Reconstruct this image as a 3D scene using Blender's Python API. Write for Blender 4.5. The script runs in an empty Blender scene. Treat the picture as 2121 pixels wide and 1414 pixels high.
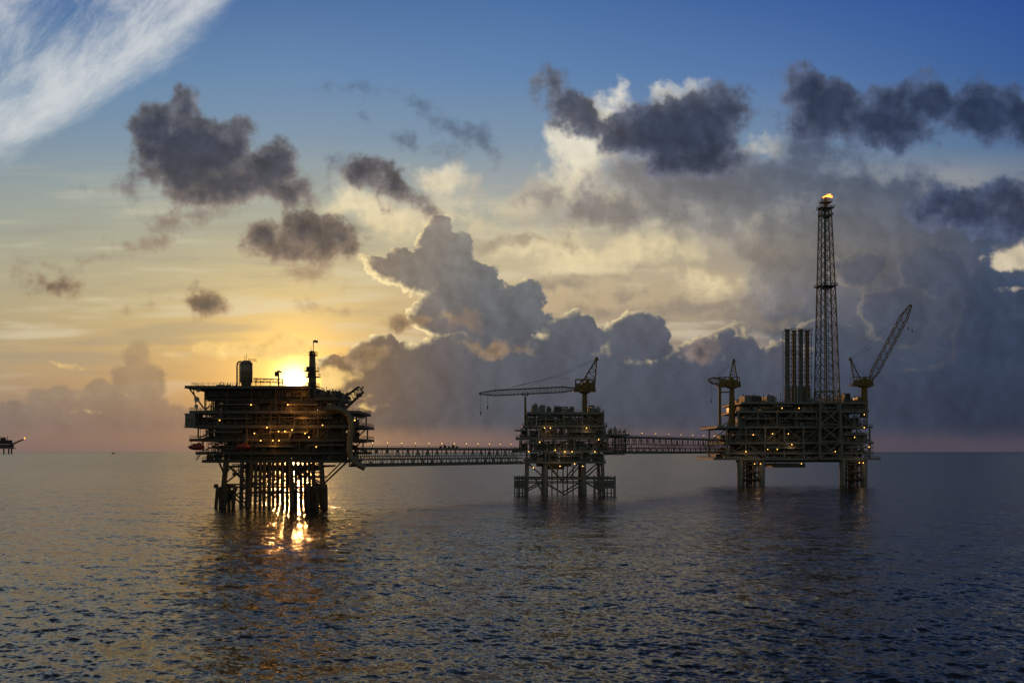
import bpy, math, random
import numpy as np
from mathutils import Vector
H=21.0; F=2062.0; CX=1060.5; HY=935.0
scene=bpy.context.scene
def lin(c):
    return tuple(((x/255)/12.92 if x/255<=0.04045 else ((x/255+0.055)/1.055)**2.4) for x in c)+(1.0,)
# ------------------------------------------------------------------ camera
cam=bpy.data.cameras.new("camera"); co=bpy.data.objects.new("camera",cam)
scene.collection.objects.link(co); scene.camera=co
co.location=(0,0,H); co.rotation_euler=(math.radians(90),0,0)
cam.lens=35.0; cam.sensor_width=36.0; cam.shift_y=228/2121; cam.clip_end=200000; cam.clip_start=0.5
scene.view_settings.view_transform='Standard'
# ------------------------------------------------------------------ node helpers
sd=Vector((-0.2185,1,0.0703)).normalized()
w=bpy.data.worlds.new("World"); scene.world=w; w.use_nodes=True
nt=w.node_tree; nt.nodes.clear(); L=nt.links
def setin(s,v):
    if isinstance(v,bpy.types.NodeSocket): L.new(v,s)
    else: s.default_value=v
def M(op,a,b=None,c=None,clamp=False):
    n=nt.nodes.new('ShaderNodeMath'); n.operation=op; n.use_clamp=clamp
    setin(n.inputs[0],a)
    if b is not None: setin(n.inputs[1],b)
    if c is not None: setin(n.inputs[2],c)
    return n.outputs[0]
def VM(op,a,b=None,scale=None,c=None):
    n=nt.nodes.new('ShaderNodeVectorMath'); n.operation=op
    setin(n.inputs[0],a)
    if b is not None: setin(n.inputs[1],b)
    if c is not None: setin(n.inputs[2],c)
    if scale is not None: setin(n.inputs['Scale'],scale)
    return n.outputs['Value'] if op in('LENGTH','DOT_PRODUCT') else n.outputs['Vector']
def SS(v,a,b,lo=0.0,hi=1.0,kind='SMOOTHSTEP'):
    n=nt.nodes.new('ShaderNodeMapRange'); n.interpolation_type=kind; n.clamp=True
    setin(n.inputs['Value'],v)
    setin(n.inputs['From Min'],a); setin(n.inputs['From Max'],b); setin(n.inputs['To Min'],lo); setin(n.inputs['To Max'],hi)
    return n.outputs['Result']
def MIX(f,a,b,mode='MIX'):
    n=nt.nodes.new('ShaderNodeMix'); n.data_type='RGBA'; n.blend_type=mode; n.clamp_factor=True
    setin(n.inputs[0],f); setin(n.inputs[6],a); setin(n.inputs[7],b)
    return n.outputs[2]
def NOISE(P,scale,detail=5,rough=0.55,dist=0.0,col=False):
    n=nt.nodes.new('ShaderNodeTexNoise'); n.noise_dimensions='2D'
    setin(n.inputs['Vector'],P); n.inputs['Scale'].default_value=scale; n.inputs['Detail'].default_value=detail
    n.inputs['Roughness'].default_value=rough; n.inputs['Distortion'].default_value=dist
    return n.outputs['Color'] if col else n.outputs['Fac']
def VOR(P,scale,detail=3,rough=0.5):
    n=nt.nodes.new('ShaderNodeTexVoronoi'); n.voronoi_dimensions='2D'; n.feature='F1'
    setin(n.inputs['Vector'],P); n.inputs['Scale'].default_value=scale
    n.inputs['Detail'].default_value=detail; n.inputs['Roughness'].default_value=rough; n.normalize=True
    return n.outputs['Distance']
def MAPN(P,loc=(0,0,0),rot=0,scale=(1,1,1),t='TEXTURE'):
    n=nt.nodes.new('ShaderNodeMapping'); n.vector_type=t
    setin(n.inputs['Vector'],P); n.inputs['Location'].default_value=loc
    n.inputs['Rotation'].default_value=(0,0,math.radians(rot)); n.inputs['Scale'].default_value=scale
    return n.outputs[0]
def SC(P,sx,sy): return VM('MULTIPLY',P,(1/sx,1/sy,1))
def BG(c,s=1.0):
    n=nt.nodes.new('ShaderNodeBackground'); setin(n.inputs[0],c); setin(n.inputs[1],s); return n.outputs[0]
def EM(c,s=1.0):
    n=nt.nodes.new('ShaderNodeEmission'); setin(n.inputs[0],c); setin(n.inputs[1],s); return n.outputs[0]
def MS(f,a,b):
    n=nt.nodes.new('ShaderNodeMixShader'); setin(n.inputs[0],f); L.new(a,n.inputs[1]); L.new(b,n.inputs[2]); return n.outputs[0]
def AS(a,b):
    n=nt.nodes.new('ShaderNodeAddShader'); L.new(a,n.inputs[0]); L.new(b,n.inputs[1]); return n.outputs[0]
# ------------------------------------------------------------------ world: clear evening sky
tc=nt.nodes.new('ShaderNodeTexCoord'); D=tc.outputs['Generated']
sp=nt.nodes.new('ShaderNodeSeparateXYZ'); L.new(D,sp.inputs[0])
dx,dy,dz=sp.outputs
yy=M('MAXIMUM',dy,0.12)
PX=M('MULTIPLY_ADD',M('DIVIDE',dx,yy),F/100,CX/100)
PY=M('MULTIPLY_ADD',M('DIVIDE',M('MAXIMUM',dz,0.0),yy),-F/100,HY/100)
TY=M('DIVIDE',M('SUBTRACT',9.35,PY),18.0)
def RAMP(stops):
    n=nt.nodes.new('ShaderNodeValToRGB'); L.new(TY,n.inputs[0]); e=n.color_ramp.elements
    st=sorted([((935-y)/1800,c) for y,c in stops])
    e[0].position=st[0][0]; e[0].color=lin(st[0][1]); e[1].position=st[-1][0]; e[1].color=lin(st[-1][1])
    for p,c in st[1:-1]:
        k=e.new(p); k.color=lin(c)
    return n.outputs[0]
def COLS(cols):
    out=None; px=None
    for x,st in cols:
        r=RAMP(st)
        out=r if out is None else MIX(SS(PX,px/100,x/100,kind='LINEAR'),out,r)
        px=x
    return out
top=[(-860,(70,76,88)),(-350,(80,94,116)),(-120,(78,104,144))]
topr=[(-860,(46,52,66)),(-350,(50,62,86)),(-120,(50,74,124))]
base=COLS([
 (0,top+[(0,(76,112,160)),(200,(108,140,170)),(320,(132,151,164)),(430,(156,163,154)),(550,(172,166,140)),(650,(182,166,130)),(760,(180,155,120)),(850,(155,129,110)),(900,(140,115,103)),(935,(128,107,102))]),
 (600,top+[(0,(80,115,162)),(150,(102,136,174)),(280,(124,148,170)),(400,(155,165,158)),(500,(178,174,148)),(600,(196,180,136)),(700,(208,176,114)),(800,(206,156,90)),(880,(162,118,88)),(935,(132,102,90))]),
 (1100,top+[(0,(76,112,164)),(150,(94,130,174)),(300,(126,148,168)),(400,(162,166,163)),(500,(194,184,156)),(620,(196,174,138)),(720,(160,141,120)),(880,(122,101,98)),(935,(107,89,93))]),
 (1600,topr+[(0,(64,98,158)),(150,(84,118,168)),(300,(115,138,164)),(450,(168,158,140)),(600,(174,157,132)),(700,(140,128,120)),(880,(93,81,88)),(935,(87,76,86))]),
 (2121,topr+[(0,(46,82,150)),(150,(60,95,152)),(300,(82,112,148)),(500,(165,156,138)),(600,(125,120,120)),(880,(81,74,86)),(935,(75,69,84))]),
])
ca=VM('DOT_PRODUCT',D,tuple(sd)); ang=M('ARCCOSINE',M('MINIMUM',ca,0.9999999))
g1=M('MULTIPLY',M('EXPONENT',M('MULTIPLY',M('MULTIPLY',ang,ang),-1/(0.014**2))),4.5)
g2=M('MULTIPLY',M('EXPONENT',M('DIVIDE',ang,-0.028)),1.8)
g3=M('MULTIPLY',M('EXPONENT',M('DIVIDE',ang,-0.09)),0.17)
sh=AS(BG(base),BG((1,.72,.30,1),g1)); sh=AS(sh,BG((1,.54,.08,1),M('ADD',g2,g3))); sh=AS(sh,BG((1,.85,.6,1),SS(ang,0.0095,0.0070,0,10)))
sk=nt.nodes.new('ShaderNodeTexSky'); sk.sky_type='NISHITA'; sk.sun_disc=False
sk.sun_elevation=math.radians(3.93); sk.sun_rotation=math.radians(-12.3)
sh=MS(SS(dy,0.25,-0.15),sh,BG(sk.outputs[0],0.085))
wo=nt.nodes.new('ShaderNodeOutputWorld'); L.new(sh,wo.inputs[0])
w.cycles.sampling_method='MANUAL'; w.cycles.sample_map_resolution=512
sl=bpy.data.lights.new("sun",'SUN'); sl.energy=0.4; sl.angle=math.radians(0.6); sl.color=(1.0,0.42,0.12)
so=bpy.data.objects.new("sun",sl); scene.collection.objects.link(so)
so.rotation_euler=(-sd).to_track_quat('-Z','Y').to_euler()
# ------------------------------------------------------------------ cloud layer far out over the sea
SX,SY=6.10,7.90
gx=np.arange(-5,27.001,0.04); gy=np.arange(-3,9.41,0.04)
GX,GY=np.meshgrid(gx,gy)
rs=np.random.RandomState(11); perm=rs.rand(256,256)*2*math.pi
def perlin(x,y,off):
    x=x+off*17.3; y=y+off*9.1
    xi=np.floor(x).astype(int); yi=np.floor(y).astype(int); xf=x-xi; yf=y-yi
    def g(i,j,fx,fy):
        a=perm[(xi+i)&255,(yi+j)&255]; return np.cos(a)*fx+np.sin(a)*fy
    u=xf**3*(xf*(xf*6-15)+10); v=yf**3*(yf*(yf*6-15)+10)
    a=g(0,0,xf,yf)*(1-u)+g(1,0,xf-1,yf)*u; b=g(0,1,xf,yf-1)*(1-u)+g(1,1,xf-1,yf-1)*u
    return a*(1-v)+b*v
def fbm(x,y,s,o,r,off):
    t=0;a=1.0;n=0
    for i in range(o): t=t+a*perlin(x*s*2**i,y*s*2**i,off+i); n+=a; a*=r
    return t/n
def warpf(x,y): return fbm(x,y,.9,4,.58,0)*0.62, fbm(x,y,.9,4,.58,7)*0.62
def nfield(blobs,x,y,sm):
    out=None
    for b in blobs:
        cx,cy,rx,ry=b[:4]; r=math.radians(b[4]) if len(b)>4 else 0
        c,s=math.cos(r),math.sin(r); ux=x-cx/100; uy=y-cy/100
        q=np.sqrt(((ux*c+uy*s)/(rx/100))**2+((-ux*s+uy*c)/(ry/100))**2); m=min(rx,ry)/100
        f=m-q*m
        if out is None: out=f
        else:
            h=np.maximum(sm-np.abs(out-f),0)/sm; out=np.maximum(out,f)+h**3*sm/6
    return out
WX,WY=warpf(GX,GY)
tl=np.sqrt((SX-GX)**2+(SY-GY)**2)+1e-4; SXo=GX+(SX-GX)/tl*.16; SYo=GY+(SY-GY)/tl*.16
WX2,WY2=warpf(SXo,SYo)
B_ci=[(70,65,545,212,-27.5)]
B_br=[(1220,285,90,90),(1190,365,75,60),(1405,198,65,32),(1280,215,45,26),(1590,300,50,22),(920,380,60,48),(750,425,85,50),(850,450,120,38),(1080,425,160,34,-8),(1260,415,130,46),(2090,530,85,38),(1150,330,34,60),(1600,520,70,50),(1250,520,220,44),(1480,580,140,34)]
B_an=[(1600,365,190,62),(1480,390,280,75),(1340,440,330,46,4),(1800,400,170,60),(1800,540,300,150),(1330,350,70,40),(1910,690,310,240),(1700,650,160,80),(2060,480,60,36),(1700,320,80,40),(1950,850,420,120)]
B_bd=[(1400,640,190,15,-4),(1340,605,110,12,-8),(1500,665,120,11),(1250,655,80,10),(1100,500,90,9),(1180,590,90,8),(1330,560,120,8,-5)]
B_tw=[(905,500,46,46),(940,525,40,50),(880,560,85,45),(800,560,55,26,10),(960,590,85,60),(930,640,80,60),(1085,620,40,38),(1030,660,100,60),(1180,700,80,46),
 (1320,700,66,54),(1440,745,70,40),(1530,725,50,42),(1610,740,50,40),(1030,810,290,120),(1500,850,480,120),(1900,860,330,100),(2050,610,50,55),(2030,720,60,90),(790,740,70,40),(720,765,75,30),(880,830,210,90),(1750,760,120,60),(1850,660,70,60),(1700,700,60,40),(1780,560,60,40),(1930,560,70,50)]
B_lf=[(60,880,200,60),(230,880,190,66),(285,735,40,36),(285,790,55,52),(110,825,60,28),(200,815,45,32),(380,885,90,45)]
B_gs=[(540,722,110,15),(590,700,40,15),(125,748,45,8),(345,735,25,8),(690,775,60,17),(690,815,60,12),(760,845,25,6),(180,858,20,6),(580,690,30,9),(2095,532,60,26),(2110,596,30,9)]
B_wi=[(260,400,60,20,15),(330,450,65,20,25),(410,440,70,28),(300,505,80,16),(640,570,60,26),(860,285,85,22,24),(990,290,60,22,40),(930,265,40,9,30),(650,628,50,12),(100,545,50,9),(320,630,35,9),(680,335,60,12,10),(720,190,30,8),(840,215,40,8,20),(190,525,40,7),(70,580,30,7),(965,680,35,14)]
B_dk=[(385,235,40,48),(330,270,66,62),(400,320,120,90),(490,295,48,50),(560,350,75,52),(615,392,60,34),(480,385,150,52),(310,320,50,55),
 (545,488,56,38),(620,482,56,48),(705,490,62,46),(635,520,100,34),
 (765,360,46,26),(815,388,58,32,35),(865,420,50,28,20),
 (430,630,44,30),(125,597,42,20),(835,662,56,20),(1025,715,58,15),
 (1140,180,36,42),(1190,225,85,46,35),(1420,268,140,82),(1495,235,60,64),(1350,235,60,40),(1310,290,70,50),(1425,325,110,48),
 (1660,180,56,50),(1710,235,95,68),(1840,258,135,62),(1930,212,75,62),(2030,225,105,70),(2110,238,70,64),(1840,205,60,38),
 (2000,435,115,55),(2080,400,75,46),(2120,440,90,60),(1440,725,35,20),(740,735,60,18)]
def nf(b,k,sm,second=False):
    if second: return nfield(b,SXo+WX2*k,SYo+WY2*k,sm)
    return nfield(b,GX+WX*k,GY+WY*k,sm)
def ncols(cols):
    xs=[c[0]/100 for c in cols]; rows=[]
    for x,st in cols:
        st=sorted(st); ys=[s[0]/100 for s in st]; cs=np.array([lin(s[1])[:3] for s in st])
        rows.append(np.stack([np.interp(gy,ys,cs[:,k]) for k in range(3)],-1))
    t=np.clip(np.interp(gx,xs,np.arange(len(xs))),0,len(xs)-1.0001); i=t.astype(int); f=(t-i)[None,:,None]
    R=np.stack(rows,0)
    return R[i].transpose(1,0,2)*(1-f)+R[i+1].transpose(1,0,2)*f
c_an=ncols([(1150,[(-300,(120,118,120)),(300,(128,124,122)),(450,(138,130,122)),(560,(176,160,132)),(935,(90,87,95))]),
 (1650,[(-300,(76,87,112)),(300,(78,90,111)),(390,(92,99,111)),(440,(106,108,113)),(520,(124,119,114)),(600,(108,106,110)),(680,(84,88,99)),(760,(68,77,94)),(935,(64,68,84))]),
 (2050,[(-300,(70,80,103)),(350,(66,79,103)),(500,(60,73,96)),(700,(50,62,84)),(935,(52,59,77))])])
c_tw=ncols([(700,[(-300,(130,115,100)),(600,(138,122,105)),(720,(120,99,80)),(820,(112,92,78)),(935,(102,88,84))]),
 (1000,[(-300,(138,135,131)),(470,(138,135,129)),(600,(108,110,113)),(720,(88,92,101)),(850,(81,85,94)),(935,(86,82,89))]),
 (1500,[(-300,(94,95,104)),(640,(96,97,106)),(760,(76,81,95)),(860,(70,74,87)),(935,(76,72,83))]),
 (2000,[(-300,(62,73,95)),(600,(60,71,92)),(760,(52,62,83)),(870,(49,57,76)),(935,(60,60,76))])])
c_dc=ncols([(850,[(300,(60,64,78)),(650,(84,76,72))]),(2000,[(300,(46,57,82)),(650,(50,58,78))])])
c_de=ncols([(850,[(300,(114,114,120)),(650,(160,132,100))]),(2000,[(300,(76,92,124)),(650,(90,95,115))])])
c_lf=ncols([(0,[(700,(160,140,112)),(800,(138,124,109)),(880,(126,112,104)),(935,(124,106,100))]),(500,[(700,(176,144,102)),(800,(148,124,99)),(880,(134,110,96)),(935,(124,102,95))])])
attrs={'cirrus':nfield(B_ci,GX,GY,.3),'bright':nf(B_br,1,.3),'anvil':nf(B_an,1,.6),'band':nf(B_bd,1,.15),'tower':nf(B_tw,.45,.12),'tower_sunward':nf(B_tw,.45,.12,True),
 'bank':nf(B_lf,.45,.12),'gold':nf(B_gs,.8,.1),'wisp':nf(B_wi,1,.15),'dark':nf(B_dk,.75,.17),'dark_sunward':nf(B_dk,.75,.17,True)}
uu=(GX*100-CX)/F; vv=(HY-GY*100)/F; nn=np.sqrt(uu**2+1+vv**2); R0=75000
SV=np.stack([uu/nn*R0,1/nn*R0,vv/nn*R0],-1).reshape(-1,3)
ny,nx=GX.shape; a=np.arange(ny-1)[:,None]*nx+np.arange(nx-1)[None,:]
SQ=np.stack([a,a+1,a+nx+1,a+nx],-1).reshape(-1,4)
def npmesh(name,V,Q,tri=None):
    me=bpy.data.meshes.new(name); me.vertices.add(len(V)); me.vertices.foreach_set('co',V.astype(np.float32).ravel())
    idx=Q.ravel(); ls=np.arange(len(Q))*4; n=len(Q)
    if tri is not None: idx=np.concatenate([idx,tri.ravel()]); ls=np.concatenate([ls,len(Q)*4+np.arange(len(tri))*3]); n+=len(tri)
    me.loops.add(len(idx)); me.loops.foreach_set('vertex_index',idx.astype(np.int32)); me.polygons.add(n); me.polygons.foreach_set('loop_start',ls.astype(np.int32))
    me.polygons.foreach_set('use_smooth',np.ones(n,bool)); me.update(calc_edges=True); return me
sm_=npmesh("sky",SV,SQ)
for k,v in attrs.items():
    at=sm_.attributes.new(k,'FLOAT','POINT'); at.data.foreach_set('value',v.astype(np.float32).ravel())
for k,v in (('sky_position',np.stack([GX,GY,0*GX],-1)),('anvil_tint',c_an),('tower_tint',c_tw),('dark_tint',c_dc),('edge_tint',c_de),('bank_tint',c_lf)):
    at=sm_.attributes.new(k,'FLOAT_VECTOR','POINT'); at.data.foreach_set('vector',v.astype(np.float32).ravel())
sky=bpy.data.objects.new("sky",sm_); scene.collection.objects.link(sky); sky['kind']="structure"; sky['label']="evening sky with layered backlit cumulus clouds"
m=bpy.data.materials.new("cloud_cover"); m.use_nodes=True; nt=m.node_tree; nt.nodes.clear(); L=nt.links
def AT(n_,vec=False):
    n=nt.nodes.new('ShaderNodeAttribute'); n.attribute_name=n_; return n.outputs['Vector'] if vec else n.outputs['Fac']
P=AT('sky_position',True)
s3=nt.nodes.new('ShaderNodeSeparateXYZ'); L.new(P,s3.inputs[0]); PX,PY=s3.outputs[0],s3.outputs[1]
fbmc=M('SUBTRACT',NOISE(P,1.3,7,0.6),0.5)
ts=VM('NORMALIZE',VM('SUBTRACT',(SX,SY,0),P)); Ps=VM('ADD',P,VM('SCALE',ts,scale=0.16))
rel=M('SUBTRACT',NOISE(P,0.8,5,0.55),NOISE(Ps,0.8,5,0.55))
wn=VM('SCALE',VM('SUBTRACT',NOISE(P,2.2,2,.55,col=True),(.5,.5,.5)),scale=.22)
vb=M('SUBTRACT',0.42,VOR(VM('ADD',P,wn),2.3,2.5,0.55)); vbs=M('SUBTRACT',0.42,VOR(VM('ADD',Ps,wn),2.3,2.5,0.55))
tv=M('SUBTRACT',vb,vbs)
def gain(k,r=None): return M('MULTIPLY_ADD',rel if r is None else r,k,1.0)
tr=nt.nodes.new('ShaderNodeBsdfTransparent').outputs[0]
st=NOISE(SC(P,4.5,0.55),1.0,5,0.55); stm=M('MULTIPLY',SS(PY,3.0,5.2),SS(PY,8.8,7.2))
sh=MS(M('MULTIPLY',M('MULTIPLY',SS(st,0.5,0.72),stm),0.5),tr,EM(lin((224,212,182))))
sh=MS(M('MULTIPLY',M('MULTIPLY',SS(st,0.5,0.3),stm),0.35),sh,EM(lin((148,142,132))))
Pr=MAPN(P,rot=-27.5); Pr2=MAPN(P,rot=-46); cia0=AT('cirrus')
ci=M('MULTIPLY_ADD',M('SUBTRACT',NOISE(SC(Pr,2.2,0.9),1.0,6,0.62),0.5),0.9,cia0)
cn=NOISE(SC(Pr2,1.7,0.8),1.1,7,0.68,0.25)
cia=M('MULTIPLY',SS(ci,-0.14,0.6),SS(M('ADD',cn,SS(ci,1.9,0.25,-0.10,0.3)),0.12,0.92))
sh=MS(M('MULTIPLY',cia,0.93),sh,EM(lin((208,212,214))))
bra=SS(M('MULTIPLY_ADD',fbmc,1.2,AT('bright')),-0.14,0.36)
sh=MS(M('MULTIPLY',bra,0.92),sh,EM(MIX(SS(PY,2.2,5.0),lin((228,222,206)),lin((226,208,166))),gain(0.8)))
cut=M('MULTIPLY_ADD',fbmc,0.25,PY); bot=SS(cut,9.25,8.72)
anf=M('MULTIPLY_ADD',fbmc,1.15,AT('anvil'))
lay=SS(NOISE(SC(P,3.2,0.8),1.0,4,0.5),0.3,0.7,0.90,1.12)
ana=M('MULTIPLY',SS(anf,-0.22,0.34),bot)
sh=MS(M('MULTIPLY',ana,0.97),sh,EM(AT('anvil_tint',True),M('MULTIPLY',M('MULTIPLY',gain(1.0),lay),SS(anf,0.6,-0.1,1.0,1.4))))
sh=MS(M('MULTIPLY',SS(M('MULTIPLY_ADD',fbmc,0.9,AT('band')),-0.08,0.2),0.65),sh,EM(lin((138,126,114))))
add=M('ADD',M('MULTIPLY',vb,0.42),M('MULTIPLY',fbmc,0.35)); adds=M('ADD',M('MULTIPLY',vbs,0.42),M('MULTIPLY',fbmc,0.35))
t1=M('ADD',AT('tower'),add); t2=M('ADD',AT('tower_sunward'),adds)
ta=M('MULTIPLY',M('MULTIPLY',SS(t1,0.0,0.06),bot),SS(PX,15.5,17.5,1.0,0.5))
sund=VM('LENGTH',VM('SUBTRACT',P,(SX,SY,0)))
rim=M('MULTIPLY',M('MULTIPLY',SS(t1,0.20,0.03),SS(t2,0.16,-0.06)),SS(sund,15.0,3.0,0.0,1.0))
tsh=MS(rim,EM(AT('tower_tint',True),M('MULTIPLY',gain(1.0),M('MULTIPLY_ADD',tv,SS(PY,8.2,6.0,0.05,0.45),1.0))),EM(lin((255,230,172)),1.05))
sh=MS(ta,sh,tsh)
l1=M('ADD',AT('bank'),M('ADD',M('MULTIPLY',vb,0.3),M('MULTIPLY',fbmc,0.3)))
sh=MS(M('MULTIPLY',M('MULTIPLY',SS(l1,0.0,0.14),bot),0.7),sh,EM(AT('bank_tint',True),gain(0.9)))
sh=MS(M('MULTIPLY',SS(M('MULTIPLY_ADD',fbmc,0.5,AT('gold')),-0.03,0.12),0.85),sh,EM(MIX(SS(PX,9.0,16.0),lin((246,206,130)),lin((216,200,172))),gain(1.5)))
sh=MS(M('MULTIPLY',SS(M('MULTIPLY_ADD',fbmc,1.0,AT('wisp')),-0.08,0.32),0.75),sh,EM(MIX(SS(PY,2.5,5.5),lin((80,92,115)),lin((143,119,100)))))
d1=M('ADD',AT('dark'),M('MULTIPLY_ADD',fbmc,0.85,M('MULTIPLY',vb,0.2))); d2=M('ADD',AT('dark_sunward'),M('MULTIPLY_ADD',fbmc,0.85,M('MULTIPLY',vbs,0.2)))
dl=M('MULTIPLY',M('SUBTRACT',d1,d2),SS(d1,0.7,0.0,0.1,1.5))
sh=MS(M('MULTIPLY',SS(d1,-0.06,0.2),0.96),sh,EM(MIX(SS(d1,0.0,0.45),AT('edge_tint',True),AT('dark_tint',True)),M('MULTIPLY',M('ADD',gain(1.9),dl),gain(0.35,tv))))
sh=MS(SS(PY,8.95,9.35,0,0.3),sh,EM(MIX(SS(PX,2.0,19.0),lin((132,110,102)),lin((80,75,86)))))
sh=AS(sh,EM((1,.58,.14,1),M('MULTIPLY',M('EXPONENT',M('DIVIDE',sund,-1.7)),0.15)))
edge=M('MAXIMUM',SS(PY,-1.5,-2.8),M('MAXIMUM',SS(PX,-3,-4.8),SS(PX,24.5,26.8)))
sh=MS(M('MAXIMUM',edge,SS(sund,0.7,0.3)),sh,tr)
o_=nt.nodes.new('ShaderNodeOutputMaterial'); L.new(sh,o_.inputs[0]); sm_.materials.append(m); m.cycles.emission_sampling='NONE'
# ------------------------------------------------------------------ materials
def mat(name,c1,c2=None,rough=0.6,metal=0.0,scale=0.6,emit=None,es=0,amt=0.5):
    m=bpy.data.materials.new(name); m.use_nodes=True; t=m.node_tree; b=t.nodes['Principled BSDF']
    b.inputs['Roughness'].default_value=rough; b.inputs['Metallic'].default_value=metal
    if c2 is None: c2=tuple(x*0.45 for x in c1)
    tcn=t.nodes.new('ShaderNodeTexCoord'); n=t.nodes.new('ShaderNodeTexNoise'); n.inputs['Scale'].default_value=scale; n.inputs['Detail'].default_value=4
    t.links.new(tcn.outputs['Object'],n.inputs['Vector'])
    r=t.nodes.new('ShaderNodeValToRGB'); r.color_ramp.elements[0].position=0.38; r.color_ramp.elements[1].position=0.68
    r.color_ramp.elements[0].color=c1+(1,); r.color_ramp.elements[1].color=tuple(a*(1-amt)+b_*amt for a,b_ in zip(c1,c2))+(1,)
    t.links.new(n.outputs['Fac'],r.inputs[0]); t.links.new(r.outputs[0],b.inputs['Base Color'])
    if emit:
        b.inputs['Emission Color'].default_value=emit+(1,); b.inputs['Emission Strength'].default_value=es
        m.cycles.emission_sampling='NONE'
    return m
steel=mat("grey_painted_steel",(0.24,0.235,0.22),(0.12,0.07,0.04))
darkgrey=mat("darker_grey_steel",(0.13,0.115,0.10),(0.08,0.04,0.02))  # darker, browner grey than the painted steel, for platform A
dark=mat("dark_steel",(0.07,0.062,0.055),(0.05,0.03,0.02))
rust=mat("weathered_jacket_steel",(0.11,0.075,0.05),(0.06,0.03,0.015),0.75,amt=0.8)
light=mat("pale_painted_steel",(0.42,0.42,0.40),(0.2,0.15,0.1))
yellow=mat("yellow_crane_paint",(0.26,0.155,0.03),(0.09,0.05,0.02))
brown=mat("pipe_cladding",(0.27,0.20,0.13),(0.15,0.09,0.05),0.4,0.3)
red=mat("orange_red_fibreglass",(0.32,0.05,0.03),(0.2,0.03,0.02),0.35)
bulb=mat("sodium_bulb",(0.9,0.6,0.2),None,0.5,emit=(1.0,0.48,0.08),es=7)
flame=mat("flame",(0.9,0.3,0.05),None,0.5,emit=(1.0,0.30,0.04),es=3.5)
glassm=mat("window_glass",(0.03,0.04,0.05),None,0.1)
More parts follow.
